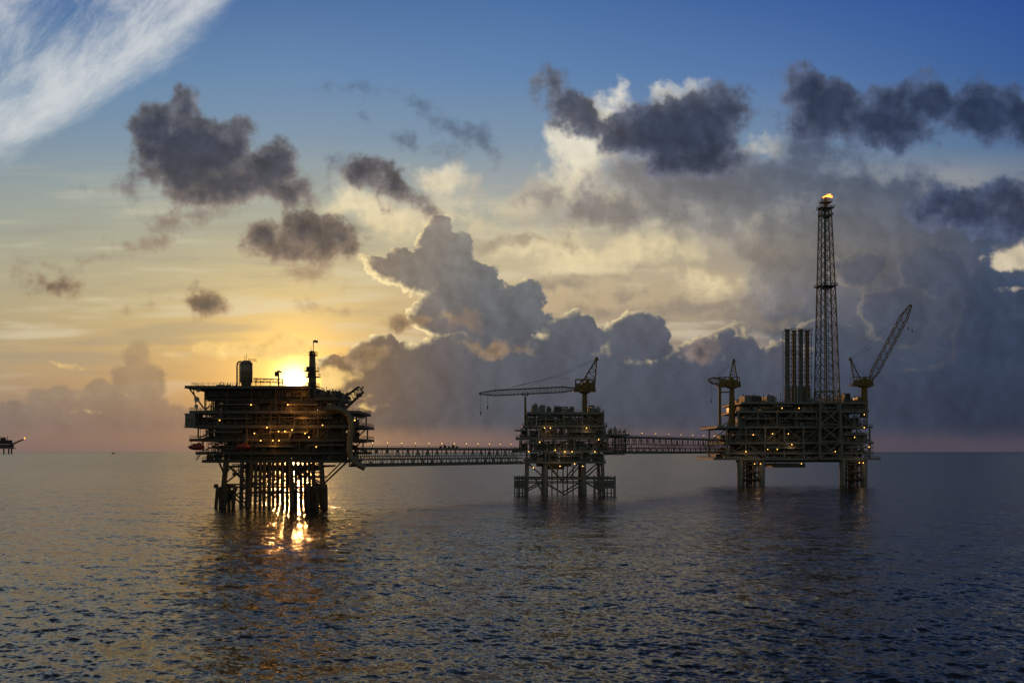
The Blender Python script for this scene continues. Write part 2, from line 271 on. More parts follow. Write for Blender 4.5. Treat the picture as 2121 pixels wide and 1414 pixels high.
# ------------------------------------------------------------------ mesh builder
class MB:
    def __init__(s): s.v=[]; s.f=[]; s.m=[]; s.cm=0
    def box(s,x0,x1,y0,y1,z0,z1):
        n=len(s.v)
        s.v+=[(x0,y0,z0),(x1,y0,z0),(x1,y1,z0),(x0,y1,z0),(x0,y0,z1),(x1,y0,z1),(x1,y1,z1),(x0,y1,z1)]
        for q in ((0,3,2,1),(4,5,6,7),(0,1,5,4),(1,2,6,5),(2,3,7,6),(3,0,4,7)):
            s.f.append(tuple(n+i for i in q)); s.m.append(s.cm)
    def tube(s,p,q,r,n=6,r2=None):
        p=Vector(p); q=Vector(q); d=q-p
        if d.length<1e-6: return
        d.normalize(); a=d.cross(Vector((0,0,1)))
        if a.length<0.01: a=d.cross(Vector((1,0,0)))
        a.normalize(); b=d.cross(a); r2=r if r2 is None else r2; k=len(s.v)
        for c,rr in ((p,r),(q,r2)):
            for i in range(n):
                t=2*math.pi*(i+0.5)/n; s.v.append(tuple(c+a*(rr*math.cos(t))+b*(rr*math.sin(t))))
        for i in range(n):
            j=(i+1)%n; s.f.append((k+i,k+j,k+n+j,k+n+i)); s.m.append(s.cm)
        s.f.append(tuple(k+i for i in reversed(range(n)))); s.m.append(s.cm)
        s.f.append(tuple(k+n+i for i in range(n))); s.m.append(s.cm)
    def rev(s,c,prof,n=16,axis='z'):
        k=len(s.v)
        for r,h in prof:
            for i in range(n):
                t=2*math.pi*i/n; a,b=r*math.cos(t),r*math.sin(t)
                if axis=='z': s.v.append((c[0]+a,c[1]+b,c[2]+h))
                elif axis=='x': s.v.append((c[0]+h,c[1]+a,c[2]+b))
                else: s.v.append((c[0]+a,c[1]+h,c[2]+b))
        for j in range(len(prof)-1):
            for i in range(n):
                i2=(i+1)%n; s.f.append((k+j*n+i,k+j*n+i2,k+(j+1)*n+i2,k+(j+1)*n+i)); s.m.append(s.cm)
        s.f.append(tuple(k+i for i in reversed(range(n)))); s.m.append(s.cm)
        e=k+(len(prof)-1)*n; s.f.append(tuple(e+i for i in range(n))); s.m.append(s.cm)
    def path(s,pts,r,n=10):
        for a,b in zip(pts[:-1],pts[1:]): s.tube(a,b,r,n)
    def lattice(s,p,q,w0,h0,w1,h1,n,rc,rb,up=(0,0,1),tri=False):
        p=Vector(p); q=Vector(q); d=(q-p).normalized(); up=Vector(up); sx=d.cross(up).normalized(); uz=sx.cross(d).normalized()
        prev=None
        for i in range(n+1):
            t=i/n; c=p.lerp(q,t); ww=w0+(w1-w0)*t; hh=h0+(h1-h0)*t
            if callable(tri): hh*=tri(t); ww*=tri(t)
            cs=[c+sx*(ww/2*a)+uz*(hh/2*b) for a,b in((-1,-1),(1,-1),(1,1),(-1,1))]
            for j in range(4): s.tube(cs[j],cs[(j+1)%4],rb,4)
            if prev:
                for j in range(4):
                    s.tube(prev[j],cs[j],rc,5)
                    if (i+j)%2: s.tube(prev[j],cs[(j+1)%4],rb,4)
                    else: s.tube(prev[(j+1)%4],cs[j],rb,4)
            prev=cs
    def tower(s,b,bw,t,tw_,n,rc,rb,x=True):
        prev=None
        b=Vector(b);t=Vector(t)
        for i in range(n+1):
            k=i/n; c=b.lerp(t,k); ww=bw+(tw_-bw)*k
            cs=[c+Vector((ww/2*a,ww/2*e,0)) for a,e in((-1,-1),(1,-1),(1,1),(-1,1))]
            for j in range(4): s.tube(cs[j],cs[(j+1)%4],rb,4)
            if prev:
                for j in range(4):
                    s.tube(prev[j],cs[j],rc,6)
                    s.tube(prev[j],cs[(j+1)%4],rb,4)
                    if x: s.tube(prev[(j+1)%4],cs[j],rb,4)
            prev=cs
    def rail(s,x0,x1,y0,y1,z,h=1.15,r=0.06,step=2.0,sides='fblr'):
        segs=[]
        if 'f' in sides: segs.append(((x0,y0),(x1,y0)))
        if 'b' in sides: segs.append(((x0,y1),(x1,y1)))
        if 'l' in sides: segs.append(((x0,y0),(x0,y1)))
        if 'r' in sides: segs.append(((x1,y0),(x1,y1)))
        for a,b in segs:
            l=math.dist(a,b); n=max(1,int(l/step))
            for hh in (h,h*0.55): s.tube((a[0],a[1],z+hh),(b[0],b[1],z+hh),r,4)
            for i in range(n+1):
                t=i/n; x=a[0]+(b[0]-a[0])*t; y=a[1]+(b[1]-a[1])*t
                s.tube((x,y,z),(x,y,z+h),r,4)
    def obj(s,name,parent=None,mats=(),smooth=False,**kw):
        root=parent
        while root is not None and root.parent is not None: root=root.parent
        o=root.location if root is not None else Vector((0,0,0))
        me=bpy.data.meshes.new(name)
        me.from_pydata([(a-o[0],b-o[1],c-o[2]) for a,b,c in s.v],[],s.f)
        for m in mats: me.materials.append(m)
        if smooth: me.shade_smooth()
        ob=bpy.data.objects.new(name,me); scene.collection.objects.link(ob)
        if parent is not None: ob.parent=parent
        for k,v in kw.items(): ob[k]=v
        return ob
def empty(name,loc,label,cat,**kw):
    e=bpy.data.objects.new(name,None); e.location=loc; scene.collection.objects.link(e); e['label']=label; e['category']=cat
    for k,v in kw.items(): e[k]=v
    return e
class Plat:
    def __init__(s,drop): s.s=H/drop; s.D=s.s*F
    def X(s,px,dy=0): return (px-CX)/F*(s.D+dy)
    def Z(s,py,dy=0): return H+(HY-py)/F*(s.D+dy)
    def Pt(s,px,py,dy=0): return (s.X(px,dy),s.D+dy,s.Z(py,dy))
def deck(pl,par,x0,x1,py,d0,d1,th=0.9,railing=True,sides='fblr',m=None):
    X0,X1=pl.X(x0),pl.X(x1); Y0,Y1=pl.D+d0,pl.D+d1; z=pl.Z(py)
    b=MB(); b.box(X0,X1,Y0,Y1,z-0.25,z)
    n=max(2,int((X1-X0)/5))
    for i in range(n+1):
        x=X0+0.15+(X1-X0-0.3)*i/n; b.box(x-0.15,x+0.15,Y0+0.02,Y1-0.02,z-th,z-0.252)
    b.box(X0+0.01,X1-0.01,Y0+0.01,Y0+0.3,z-th-0.1,z-0.251); b.box(X0+0.01,X1-0.01,Y1-0.3,Y1-0.01,z-th-0.1,z-0.251)
    for k in range(1,4):
        y=Y0+(Y1-Y0)*k/4; b.box(X0+0.05,X1-0.05,y-0.15,y+0.15,z-th-0.05,z-0.253)
    d=b.obj("deck",par,[m or steel])
    if railing:
        r=MB(); r.rail(X0+0.1,X1-0.1,Y0+0.1,Y1-0.1,z,sides=sides); r.obj("railing",d,[m or steel])
    return d
def pipework(pl,par,x0,x1,pyb,pyt,dy,seed,n,mm=None,rmax=.22):
    rng=random.Random(seed); z0,z1=pl.Z(pyb),pl.Z(pyt)-1.0; X0,X1=pl.X(x0),pl.X(x1); hz=z1-z0
    for g in range(3):
        b=MB(); b.box(X0,X1,pl.D+dy-.7,pl.D+dy+3,z0+.03+g*.02,z0+.10+g*.02); b.box(X0,X1,pl.D+dy-.5,pl.D+dy+2.8,z1-.12+g*.03,z1-.05+g*.03); b.tube((X0+.1,pl.D+dy+1,z0),(X0+.1,pl.D+dy+1,z1),.1,5)
        for i in range(n):
            r=rng.uniform(.07,rmax); y=pl.D+dy+rng.uniform(-.3,2.5); xa=rng.uniform(X0,X1); l=rng.uniform(3,16); xb=min(X1,xa+l)
            za=z0+hz*rng.random(); k=rng.random()
            if k<.4: b.path([(xa,y,z0+.05),(xa,y,za),(xb,y,za),(xb,y,z1 if rng.random()<.5 else z0+.05)],r,6)
            elif k<.7: b.tube((xa,y,z0+.05),(xa,y,z1),r,6); b.rev((xa,y,za),[(r*1.8,-.12),(r*1.8,.12)],8)
            elif k<.85: b.path([(xa,y,z1),(xa,y,za),(xb,y,za)],r*.8,6)
            else:
                s_=rng.uniform(.4,1.1); b.box(xa-s_,xa+s_,y-.4,y+.4,z0+.06,z0+.3+s_*1.6); b.tube((xa,y,z0+.3+s_*1.6),(xa,y,z1),.07,4)
        b.obj("pipework",par,[(mm or [steel,brown,dark])[g%3]])
def equip(pl,par,x0,x1,pyb,pyt,d0,d1,seed,n,hfill=0.85,mats_=None):
    rng=random.Random(seed); z=pl.Z(pyb); hmax=(pl.Z(pyt)-z)*hfill
    X0,X1=pl.X(x0),pl.X(x1); cw=(X1-X0)/n
    for row in range(2 if d1-d0>14 else 1):
      dd=(d1-d0)/(2 if d1-d0>14 else 1)
      for i in range(n):
        cx=X0+cw*(i+0.5); wd=cw*rng.uniform(0.7,0.94); y0=pl.D+d0+row*dd+rng.uniform(0.5,1.5); dp=dd*rng.uniform(0.5,0.75)
        h=hmax*rng.uniform(0.55,1.0); k=rng.random(); b=MB(); mm=rng.choice(mats_ or [steel,dark,light,brown,steel])
        if k<0.42:
            b.box(cx-wd/2+.15,cx+wd/2-.15,y0+.15,y0+dp,z+.25,z+h-.2)
            for a in np.linspace(-wd/2,wd/2,max(3,int(wd/1.3))): b.box(cx+a-.08,cx+a+.08,y0,y0+.16,z,z+h)
            b.box(cx-wd/2,cx+wd/2,y0-.02,y0+.18,z+h-.2,z+h); b.box(cx-wd/2,cx+wd/2,y0-.02,y0+.18,z+.01,z+.25)
            b.box(cx-wd/2,cx+wd/2,y0-.03,y0+.17,z+h*.5-.1,z+h*.5+.1)
            for _ in range(3):
                a=cx+rng.uniform(-.4,.4)*wd; b.tube((a,y0+dp*.4,z+h-.2),(a,y0+dp*.4,z+h+rng.uniform(.4,1.4)),rng.uniform(.12,.3),6)
            nm="equipment_module"
        elif k<0.6:
            r=min(h*.38,wd*.3,2.2); zc=z+r+0.7; l=wd
            b.rev((cx-l/2,y0+dp/2,zc),[(0.05*r,0),(r*.6,r*.12),(r*.9,r*.32),(r,r*.6),(r,l-r*.6),(r*.9,l-r*.32),(r*.6,l-r*.12),(0.05*r,l)],14,'x')
            for a in(-.3,.3): b.box(cx+a*l-.2,cx+a*l+.2,y0+dp/2-r*.8,y0+dp/2+r*.8,z,zc-r*.5)
            b.path([(cx,y0+dp/2,zc+r*.9),(cx,y0+dp/2,zc+r+.8),(cx+l*.4,y0+dp/2,zc+r+.8),(cx+l*.4,y0+dp/2,z)],.14,6)
            nm="horizontal_tank"
        elif k<0.75:
            r=min(wd*.28,1.7)
            b.rev((cx,y0+dp/2,z),[(r*.9,0),(r*.9,.5),(r,.6),(r,h-r*.5),(r*.8,h-r*.18),(r*.4,h-.03),(0.05,h)],14)
            b.rev((cx,y0+dp/2,z+h*.6),[(r+.5,0),(r+.5,.12)],14)
            b.path([(cx+r*.6,y0+dp/2-r,z),(cx+r*.6,y0+dp/2-r,z+h*.9)],.1,5); b.path([(cx-r*1.3,y0+dp/2,z),(cx-r*1.3,y0+dp/2,z+h*.95),(cx,y0+dp/2,z+h*.95)],.16,6)
            nm="vertical_tank"
        else:
            for a in np.linspace(-wd/2,wd/2,4):
                b.box(cx+a-.12,cx+a+.12,y0,y0+.25,z,z+h); b.box(cx+a-.12,cx+a+.12,y0+dp-.25,y0+dp,z,z+h); b.box(cx+a-.1,cx+a+.1,y0+.26,y0+dp-.26,z+h*.5,z+h*.5+.2); b.box(cx+a-.1,cx+a+.1,y0+.26,y0+dp-.26,z+h-.25,z+h-.05)
            for lv in (.5,1.0):
                for q in range(5):
                    rr=rng.uniform(.1,.3); yq=y0+.5+q*(dp-1)/4; b.tube((cx-wd*.55,yq,z+h*lv+.2+rr),(cx+wd*.55,yq,z+h*lv+.2+rr),rr,6)
            for q in range(3):
                xx=cx+rng.uniform(-.45,.45)*wd; b.tube((xx,y0-.1,z),(xx,y0-.1,z+h),.12,5)
            nm="pipe_rack"
        b.obj(nm,par,[mm])
def columns(pl,par,xs,pyt,pyb,d0,d1,r=0.5,diag=True,name="support_frame",m=None,rows=(0,1)):
    b=MB(); zt,zb=pl.Z(pyt),pl.Z(pyb)
    for k in rows:
        y=pl.D+(d0 if k==0 else d1)
        for i,x in enumerate(xs):
            b.tube((pl.X(x),y,zb),(pl.X(x),y,zt),r,8)
            if diag and i<len(xs)-1:
                x2=xs[i+1]
                if i%2: b.tube((pl.X(x),y,zt),(pl.X(x2),y,zb),r*.5,6)
                else: b.tube((pl.X(x),y,zb),(pl.X(x2),y,zt),r*.5,6)
    for x in (xs[0],xs[-1]):
        b.tube((pl.X(x),pl.D+d0,zb),(pl.X(x),pl.D+d1,zt),r*.5,6)
    return b.obj(name,par,[m or steel])
def lampmesh():
    b=MB(); b.tube((0,0,-.1),(0,0,.9),.07,5); b.box(-.32,.32,-.25,.25,.34,.42)
    b.cm=1; b.rev((0,-.1,0),[(.05,-.3),(.22,-.22),(.32,0),(.22,.22),(.05,.3)],8)
    me=bpy.data.meshes.new("lamp"); me.from_pydata(b.v,[],b.f); me.materials.append(dark); me.materials.append(bulb); me.polygons.foreach_set('material_index',b.m); return me
LM=lampmesh()
def lamp(par,pos,sc=1.0):
    o=bpy.data.objects.new("lamp",LM); scene.collection.objects.link(o); o.parent=par
    o.location=Vector(pos)-par.location; o.scale=(sc,)*3; return o
def plight(par,pos,e,c=(1,.6,.25)):
    l=bpy.data.lights.new("lamp_and_glow_light",'POINT'); l.energy=e; l.color=c; l.shadow_soft_size=.4
    o=bpy.data.objects.new("lamp_and_glow_light",l); scene.collection.objects.link(o); o.parent=par; o.location=Vector(pos)-par.location
def hook(par,top,length,r=.08,blk=.55):
    b=MB(); x,y,z=top; b.tube(top,(x,y,z-length),r,5); b.box(x-blk*.6,x+blk*.6,y-.3,y+.3,z-length-blk*1.8,z-length)
    b.path([(x,y,z-length-blk*1.8),(x+blk*.5,y,z-length-blk*2.8),(x,y,z-length-blk*3.5),(x-blk*.6,y,z-length-blk*3)],.14,5)
    b.obj("hook",par,[dark])
def stairs(pl,par,x0,x1,pyb,pyt,dy):
    b=MB(); z0,z1=pl.Z(pyb),pl.Z(pyt); X0,X1=pl.X(x0),pl.X(x1); y=pl.D+dy
    n=max(6,int((z1-z0)/.35))
    for i in range(n):
        t=i/n; x=X0+(X1-X0)*t; z=z0+(z1-z0)*t; b.box(x-.2,x+.2,y,y+1.1,z,z+.06)
    for yy_ in (y-.05,y+1.15):
        b.tube((X0,yy_,z0),(X1,yy_,z1),.13,4); b.tube((X0,yy_,z0+1.1),(X1,yy_,z1+1.1),.06,4)
    b.obj("staircase",par,[steel])
def lerp(p,q,t): return tuple(p[i]+(q[i]-p[i])*t for i in range(3))
# ================================================================== PLATFORM A
A=Plat(115)
pa=empty("offshore_platform",(A.X(560,18),A.D+18,0),"weathered drilling platform on a piled jacket with deck lights","oil platform")
for x0,x1,y,d0,d1 in [(418,722,952,0,34),(405,742,935,0,36),(392,748,908,0,36),(388,748,880,0,36),(392,742,850,0,34),(420,700,822,2,32)]: deck(A,pa,x0,x1,y,d0,d1,1.0,m=dark if y>900 else darkgrey)
for x0,x1,y in ((440,520,865),(560,640,893),(610,690,864),(430,500,893),(530,610,922),(640,715,920),(452,530,836),(600,660,836)):
    deck(A,pa,x0,x1,y,-1.6,5,.5,m=darkgrey,sides='flr')
deck(A,pa,386,642,799,-2,32,1.0,railing=False,m=darkgrey)
for (a,b_,x0,x1,n,sd_) in ((952,937,425,715,11,1),(935,910,425,725,12,2),(908,882,412,730,12,3),(880,852,410,725,12,4),(850,824,424,700,11,5),(822,802,424,640,8,6)):
    equip(A,pa,x0,x1,a,b_,1.6,33,sd_,n,0.97,[darkgrey,dark,brown,dark,rust]); pipework(A,pa,x0,x1,a,b_,.8,sd_+70,34,[darkgrey,rust,dark],.3)
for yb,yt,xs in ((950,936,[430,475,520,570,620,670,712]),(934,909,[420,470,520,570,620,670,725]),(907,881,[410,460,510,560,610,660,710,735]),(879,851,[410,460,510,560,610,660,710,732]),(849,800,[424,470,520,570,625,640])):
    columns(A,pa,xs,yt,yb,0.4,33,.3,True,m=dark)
for x0,x1,yt,yb in ((440,640,806,850),(440,690,854,880),(440,700,884,908),(450,700,912,950)):
    b=MB(); b.box(A.X(x0),A.X(x1),A.D+14,A.D+15,A.Z(yb)+.02,A.Z(yt))
    for x in np.arange(x0,x1,8): b.box(A.X(x)-.1,A.X(x)+.1,A.D+13.8,A.D+13.998,A.Z(yb)+.02,A.Z(yt))
    b.obj("bulkhead_wall",pa,[dark])
for i,(x0,x1,yb,yt) in enumerate(((408,420,952,935),(500,515,935,908),(600,612,908,880),(452,462,880,850),(700,715,850,822))): stairs(A,pa,x0,x1,yb,yt,-1.3)
b=MB(); b.box(A.X(424),A.X(560),A.D+1.5,A.D+31,A.Z(821),A.Z(804))
for x in np.arange(426,560,6): b.box(A.X(x)-.12,A.X(x)+.12,A.D+1.3,A.D+1.498,A.Z(821),A.Z(804))
b.obj("equipment_module",pa,[dark])
b=MB()
for dy in (0,15,30):
    b.tube(A.Pt(390,801,dy),A.Pt(422,845,dy),.3,6); b.tube(A.Pt(400,801,dy),A.Pt(408,852,dy),.2,6)
b.obj("roof_strut",pa,[darkgrey])
for (x,y,r) in ((411,807,5.2),(408,827,5.6),(407,841,4)):
    b=MB(); c=A.Pt(x,y,-1.2); R=r*A.s
    b.rev(c,[(0.05,.35),(R*.5,.25),(R*.85,.05),(R,-.2),(R*.96,-.2),(R*.5,.12),(0.05,.2)],18,'y'); b.tube((c[0],c[1],c[2]),(c[0],c[1]+1.6,c[2]-.6),.12,5)
    b.obj("satellite_dish",pa,[light],True)
b=MB(); b.box(A.X(385),A.X(405),A.D-1,A.D+9,A.Z(884),A.Z(858)); b.box(A.X(384),A.X(406),A.D-1.3,A.D+9.3,A.Z(858)+.004,A.Z(856))
cab=b.obj("cabin",pa,[steel],label="small grey side cabin with louvred wall")
b=MB()
for x in (388,394,400): b.box(A.X(x)-.35,A.X(x)+.35,A.D-1.06,A.D-1.003,A.Z(873),A.Z(866))
b.obj("window",cab,[glassm])
b=MB(); b.box(A.X(384),A.X(405),A.D-1.5,A.D-1.1,A.Z(886),A.Z(884)); b.rail(A.X(384),A.X(405),A.D-1.5,A.D+9,A.Z(884)); b.obj("walkway",cab,[darkgrey])
b=MB(); c=A.Pt(510,798,8); R=13*A.s; hh=(798-745)*A.s
b.rev(c,[(R*.8,0),(R*.8,.8),(R,1.2),(R,hh*.86),(R*.85,hh*.94),(R*.5,hh*.99),(.1,hh)],24)
b.rev((c[0],c[1],c[2]+hh*.5),[(R+.12,0),(R+.12,.3)],24); b.rev((c[0],c[1],c[2]+hh*.84),[(R+.12,0),(R+.12,.3)],24)
silo=b.obj("storage_silo",pa,[brown],True,label="tall rounded storage vessel on roof")
b=MB(); b.path([A.Pt(491,798,8),A.Pt(491,756,8),A.Pt(493,750,8),A.Pt(499,748,8)],.3,8); b.path([A.Pt(496,798,8),A.Pt(496,752,8)],.12,6)
for y in range(754,797,5): b.tube(A.Pt(491,y,8),A.Pt(496,y,8),.07,4)
b.obj("vent_pipe",silo,[brown])
b=MB(); b.rail(A.X(504),A.X(517),A.D+7,A.D+10,A.Z(746),1.2); b.tube(A.Pt(510,746,9),A.Pt(510,733,9),.1,5); b.tube(A.Pt(507,746,9),A.Pt(507,737,9),.07,5); b.obj("railing",silo,[steel])
b=MB(); b.lattice(A.Pt(526,787,6),A.Pt(586,789,6),1.6,1.3,1.6,1.3,9,.14,.08); b.tube(A.Pt(530,782,6),A.Pt(530,798,6),.2,5);b.tube(A.Pt(585,786,6),A.Pt(585,798,6),.2,5); b.obj("lattice_beam",pa,[steel])
b=MB(); b.path([A.Pt(572,772,10),A.Pt(577,768,10),A.Pt(583,771,10)],.35,6); b.tube(A.Pt(577,798,10),A.Pt(577,768,10),.4,8,.25); b.box(A.X(570,10),A.X(575,10),A.D+9,A.D+11,A.Z(779,10),A.Z(770,10)); b.obj("vent_cowl",pa,[dark])
b=MB(); b.tower(A.Pt(647,822,8),2.6,A.Pt(647,728,8),1.5,12,.22,.12); b.box(A.X(644,8),A.X(650,8),A.D+7.4,A.D+8.6,A.Z(820,8),A.Z(735,8))
mast=b.obj("mast_tower",pa,[brown])
for y,a,c2 in ((768,632,660),(780,635,662),(735,641,656),(800,636,660)):
    b=MB(); b.box(A.X(a,8),A.X(c2,8),A.D+6,A.D+10,A.Z(y,8)-.3,A.Z(y,8)); b.rail(A.X(a,8),A.X(c2,8),A.D+6,A.D+10,A.Z(y,8)); b.box(A.X(a+4,8),A.X(c2-8,8),A.D+6.6,A.D+8,A.Z(y,8)+.01,A.Z(y,8)+1.6); b.obj("mast_platform",mast,[dark])
b=MB(); b.tube(A.Pt(649,728,8),A.Pt(649,705,8),.14,6); b.tube(A.Pt(644,728,8),A.Pt(644,718,8),.1,6); b.obj("antenna",mast,[dark])
b=MB(); z=A.Z(707,8); x=A.X(649,8)
for i in range(6): b.box(x+.12+i*.28,x+.4+i*.28,A.D+8+.05*math.sin(i),A.D+8.05+.05*math.sin(i),z-.5+.1*math.sin(i*1.2),z+.5+.1*math.sin(i*1.2))
b.obj("flag",mast,[red])
equip(A,pa,655,705,822,803,3,30,21,4,0.9,[dark,darkgrey])
equip(A,pa,430,485,799,790,6,24,23,3,0.7,[dark,darkgrey])
b=MB(); b.rail(A.X(400),A.X(640),A.D-1.6,A.D+31,A.Z(799),1.1)
b.obj("railing",pa,[darkgrey])
for x in (662,668,676,684,690,560,540):
    b=MB(); b.tube(A.Pt(x,822 if x>600 else 799,6),A.Pt(x,random.Random(x).uniform(800,812)-(20 if x<600 else 0),6),.12,5); b.obj("vent_pipe",pa,[dark])
b=MB(); b.lattice(A.Pt(694,850,3),A.Pt(748,806,3),4.2,4.2,2.6,2.6,9,.28,.14); bm=b.obj("boom",pa,[darkgrey],label="stubby lattice boom slanting upwards")
b=MB(); b.tube(A.Pt(748,806,3),A.Pt(753,800,3),.25,6); b.box(A.X(739,3),A.X(749,3),A.D+2,A.D+4,A.Z(822,3),A.Z(815,3)); b.tube(A.Pt(751,804,3),A.Pt(749,822,3),.08,4); b.obj("boom_tip",bm,[darkgrey])
cp=[(676,846),(695,846),(708,849),(719,857),(726,868),(728,885),(726,905),(724,925),(724,937),(728,947),(735,956),(744,963),(756,969)]
def smooth(pts,n=5):
    o=[]
    for i in range(len(pts)-1):
        p0=pts[max(0,i-1)];p1=pts[i];p2=pts[i+1];p3=pts[min(len(pts)-1,i+2)]
        for k in range(n):
            t=k/n; o.append(tuple(.5*((2*p1[j])+(-p0[j]+p2[j])*t+(2*p0[j]-5*p1[j]+4*p2[j]-p3[j])*t*t+(-p0[j]+3*p1[j]-3*p2[j]+p3[j])*t**3) for j in range(2)))
    o.append(pts[-1]); return o
b=MB(); b.path([A.Pt(x,y,-2.2) for x,y in smooth(cp)],1.15,14)
for i in range(0,12,2):
    x,y=cp[i]; x2,y2=cp[i+1]; b.tube(A.Pt(x,y,-2.2),A.Pt(x+(x2-x)*.12,y+(y2-y)*.12,-2.2),1.35,14)
b.obj("curved_duct",pa,[brown],label="thick brown duct curving down the deck side")
for y in (862,905,930):
    b=MB(); p=A.Pt(727,y,-2.2); b.tube(p,(p[0]-3,p[1]+3,p[2]),.25,5); b.obj("duct_bracket",pa,[darkgrey])
for y in (862,884,915):
    b=MB(); b.box(A.X(735),A.X(750),A.D+1,A.D+12,A.Z(y)-.3,A.Z(y)); b.rail(A.X(735),A.X(750),A.D+1,A.D+12,A.Z(y)); b.tube(A.Pt(748,y,2),A.Pt(736,y+14,2),.15,5); b.obj("side_balcony",pa,[darkgrey])
legs=[(468,962,455,1060),(520,962,513,1060),(600,962,608,1060),(664,962,674,1055)]
Jp=[]
for dy in (1,30):
    for i,(xt,yt,xb,yb) in enumerate(legs):
        a=(A.X(xt,dy if dy>1 else 0),A.D+dy,A.Z(yt-8)); c=(A.X(xb,dy if dy>1 else 0),A.D+dy+(-1.5 if dy==1 else 1.5),-6)
        b=MB(); b.tube(a,c,.95,12); b.obj("jacket_leg",pa,[rust]); Jp.append((a,c))
b=MB()
for row in (0,4):
    for i in range(3):
        p,q=Jp[row+i],Jp[row+i+1]
        for t0,t1 in ((0.05,.42),(.42,.8)):
            if row==4 or i!=1: b.tube(lerp(*p,t0),lerp(*q,t1),.32,7)
            if row==4: b.tube(lerp(*q,t0),lerp(*p,t1),.32,7)
        for t in (.42,.78): b.tube(lerp(*p,t),lerp(*q,t),.34,7)
for i in range(4):
    p,q=Jp[i],Jp[i+4]
    b.tube(lerp(*p,.05),lerp(*q,.75),.32,7); b.tube(lerp(*q,.05),lerp(*p,.75),.32,7); b.tube(lerp(*p,.42),lerp(*q,.42),.34,7)
b.obj("jacket_brace",pa,[dark])
for side,cxp in ((0,466),(1,660)):
    for k in range(7):
        xx=cxp-18+k*6; b=MB(); b.tube(A.Pt(xx+(3 if side==0 else -3),1008+ (k%2)*6,-2+k%3*3),(A.X(xx),A.D-2+k%3*3,-5),.66,8)
        b.rev((A.X(xx+(3 if side==0 else -3)),A.D-2+k%3*3,A.Z(1010+(k%2)*6)),[(.9,0),(.9,1.2),(.5,1.6)],10)
        b.obj("skirt_pile",pa,[rust])
rg=random.Random(4)
for i in range(51):
    col_=i%17; x=502+col_*9.2+rg.uniform(-1.6,1.6); dy=(1,10,19)[i//17]+rg.uniform(-.8,2.0)
    b=MB(); X=A.X(x,dy); X2=X+(x-580)*.008; b.tube((X2,A.D+dy,-5),(X,A.D+dy,A.Z(955)),rg.uniform(.36,.62),8)
    for z in (4,9,14): b.rev((X,A.D+dy,z+rg.uniform(-1.5,1.5)),[(.8,0),(.8,.5)],8)
    b.obj("conductor_pipe",pa,[rust if i%3 else dark])
b=MB()
for z in (5.0,11.0):
    b.box(A.X(500),A.X(660),A.D+3,A.D+3.4,z,z+.5); b.box(A.X(500),A.X(660),A.D+15,A.D+15.4,z,z+.5)
b.box(A.X(470),A.X(668),A.D+2,A.D+28,A.Z(968),A.Z(964)); b.box(A.X(520),A.X(640),A.D+4,A.D+24,A.Z(976),A.Z(968)-.01)
b.obj("cellar_frame",pa,[dark])
pipework(A,pa,475,665,985,955,3,95,14,[rust,dark,rust])
for dy in (0,8):
    b=MB(); b.tube(A.Pt(742,934,dy),A.Pt(670,1002,dy),.35,7); b.obj("diagonal_strut",pa,[rust])
    b=MB(); b.tube(A.Pt(712,952,dy),A.Pt(674,990,dy),.25,7); b.obj("diagonal_strut",pa,[rust])
    b=MB(); b.tube(A.Pt(452,952,dy),A.Pt(466,985,dy),.4,7); b.tube(A.Pt(478,965,dy),A.Pt(466,985,dy),.3,7); b.obj("diagonal_strut",pa,[rust])
for (x,y) in ((553,885),(577,893),(590,893),(540,912),(605,890),(632,897),(578,912),(668,880),(565,912),(527,897),(640,905),(455,870),(490,926),(596,838),(520,838),(655,925),(735,870)):
    lamp(pa,A.Pt(x,y,-1.9),0.6)
for (x,y,e_) in ((553,888,260),(590,896,300),(635,892,200),(565,920,220),(600,845,420),(625,868,320),(520,905,90),(570,990,150),(650,850,180),(620,815,260)): plight(pa,A.Pt(x,y,-3.2),e_,(1,.42,.08))  # lamp points plus added ones without fixtures, imitating sun glare on the decks
def lifeboat(pl,px,py,wpx,dy,label):
    X0,Y0,Z0=pl.Pt(px,py,dy); L_=wpx*pl.s; e=empty("lifeboat",(X0,Y0,Z0),label,"lifeboat",group="lifeboats hanging from the platform")
    b=MB(); prof=[(0.02,-.5),(.5,-.42),(.85,-.25),(1,0),(.85,.25),(.5,.42),(.02,.5)]
    n=14; k=len(b.v); R=L_*.2
    for r,t in prof:
        for i in range(n):
            a=2*math.pi*i/n; zz=math.sin(a)*(1.0 if math.sin(a)<0 else .62)
            b.v.append((X0+t*L_,Y0+math.cos(a)*r*R,Z0+zz*r*R))
    for j in range(len(prof)-1):
        for i in range(n): b.f.append((k+j*n+i,k+j*n+(i+1)%n,k+(j+1)*n+(i+1)%n,k+(j+1)*n+i)); b.m.append(0)
    b.obj("hull",e,[red],True)
    b=MB(); b.box(X0-L_*.2,X0+L_*.25,Y0-R*.55,Y0+R*.55,Z0+R*.45,Z0+R*.95); b.box(X0+L_*.08,X0+L_*.22,Y0-R*.4,Y0+R*.4,Z0+R*.951,Z0+R*1.25); b.obj("canopy",e,[red])
    b=MB()
    for a in (-.15,0,.15): b.box(X0+a*L_-.2,X0+a*L_+.2,Y0-R*.58,Y0-R*.553,Z0+R*.6,Z0+R*.82)
    b.obj("window",e,[glassm])
    for a in (-.3,.3):
        b=MB(); b.path([(X0+a*L_,Y0,Z0+R*.4),(X0+a*L_,Y0,Z0+R*2),(X0+a*L_,Y0+3,Z0+R*2.3)],.12,5)
        b.obj("davit",e,[yellow])
lifeboat(A,407,925,36,-2.5,"orange enclosed lifeboat hanging from davits at deck edge")
lifeboat(A,503,924,32,-2.5,"red enclosed lifeboat slung below the middle deck")
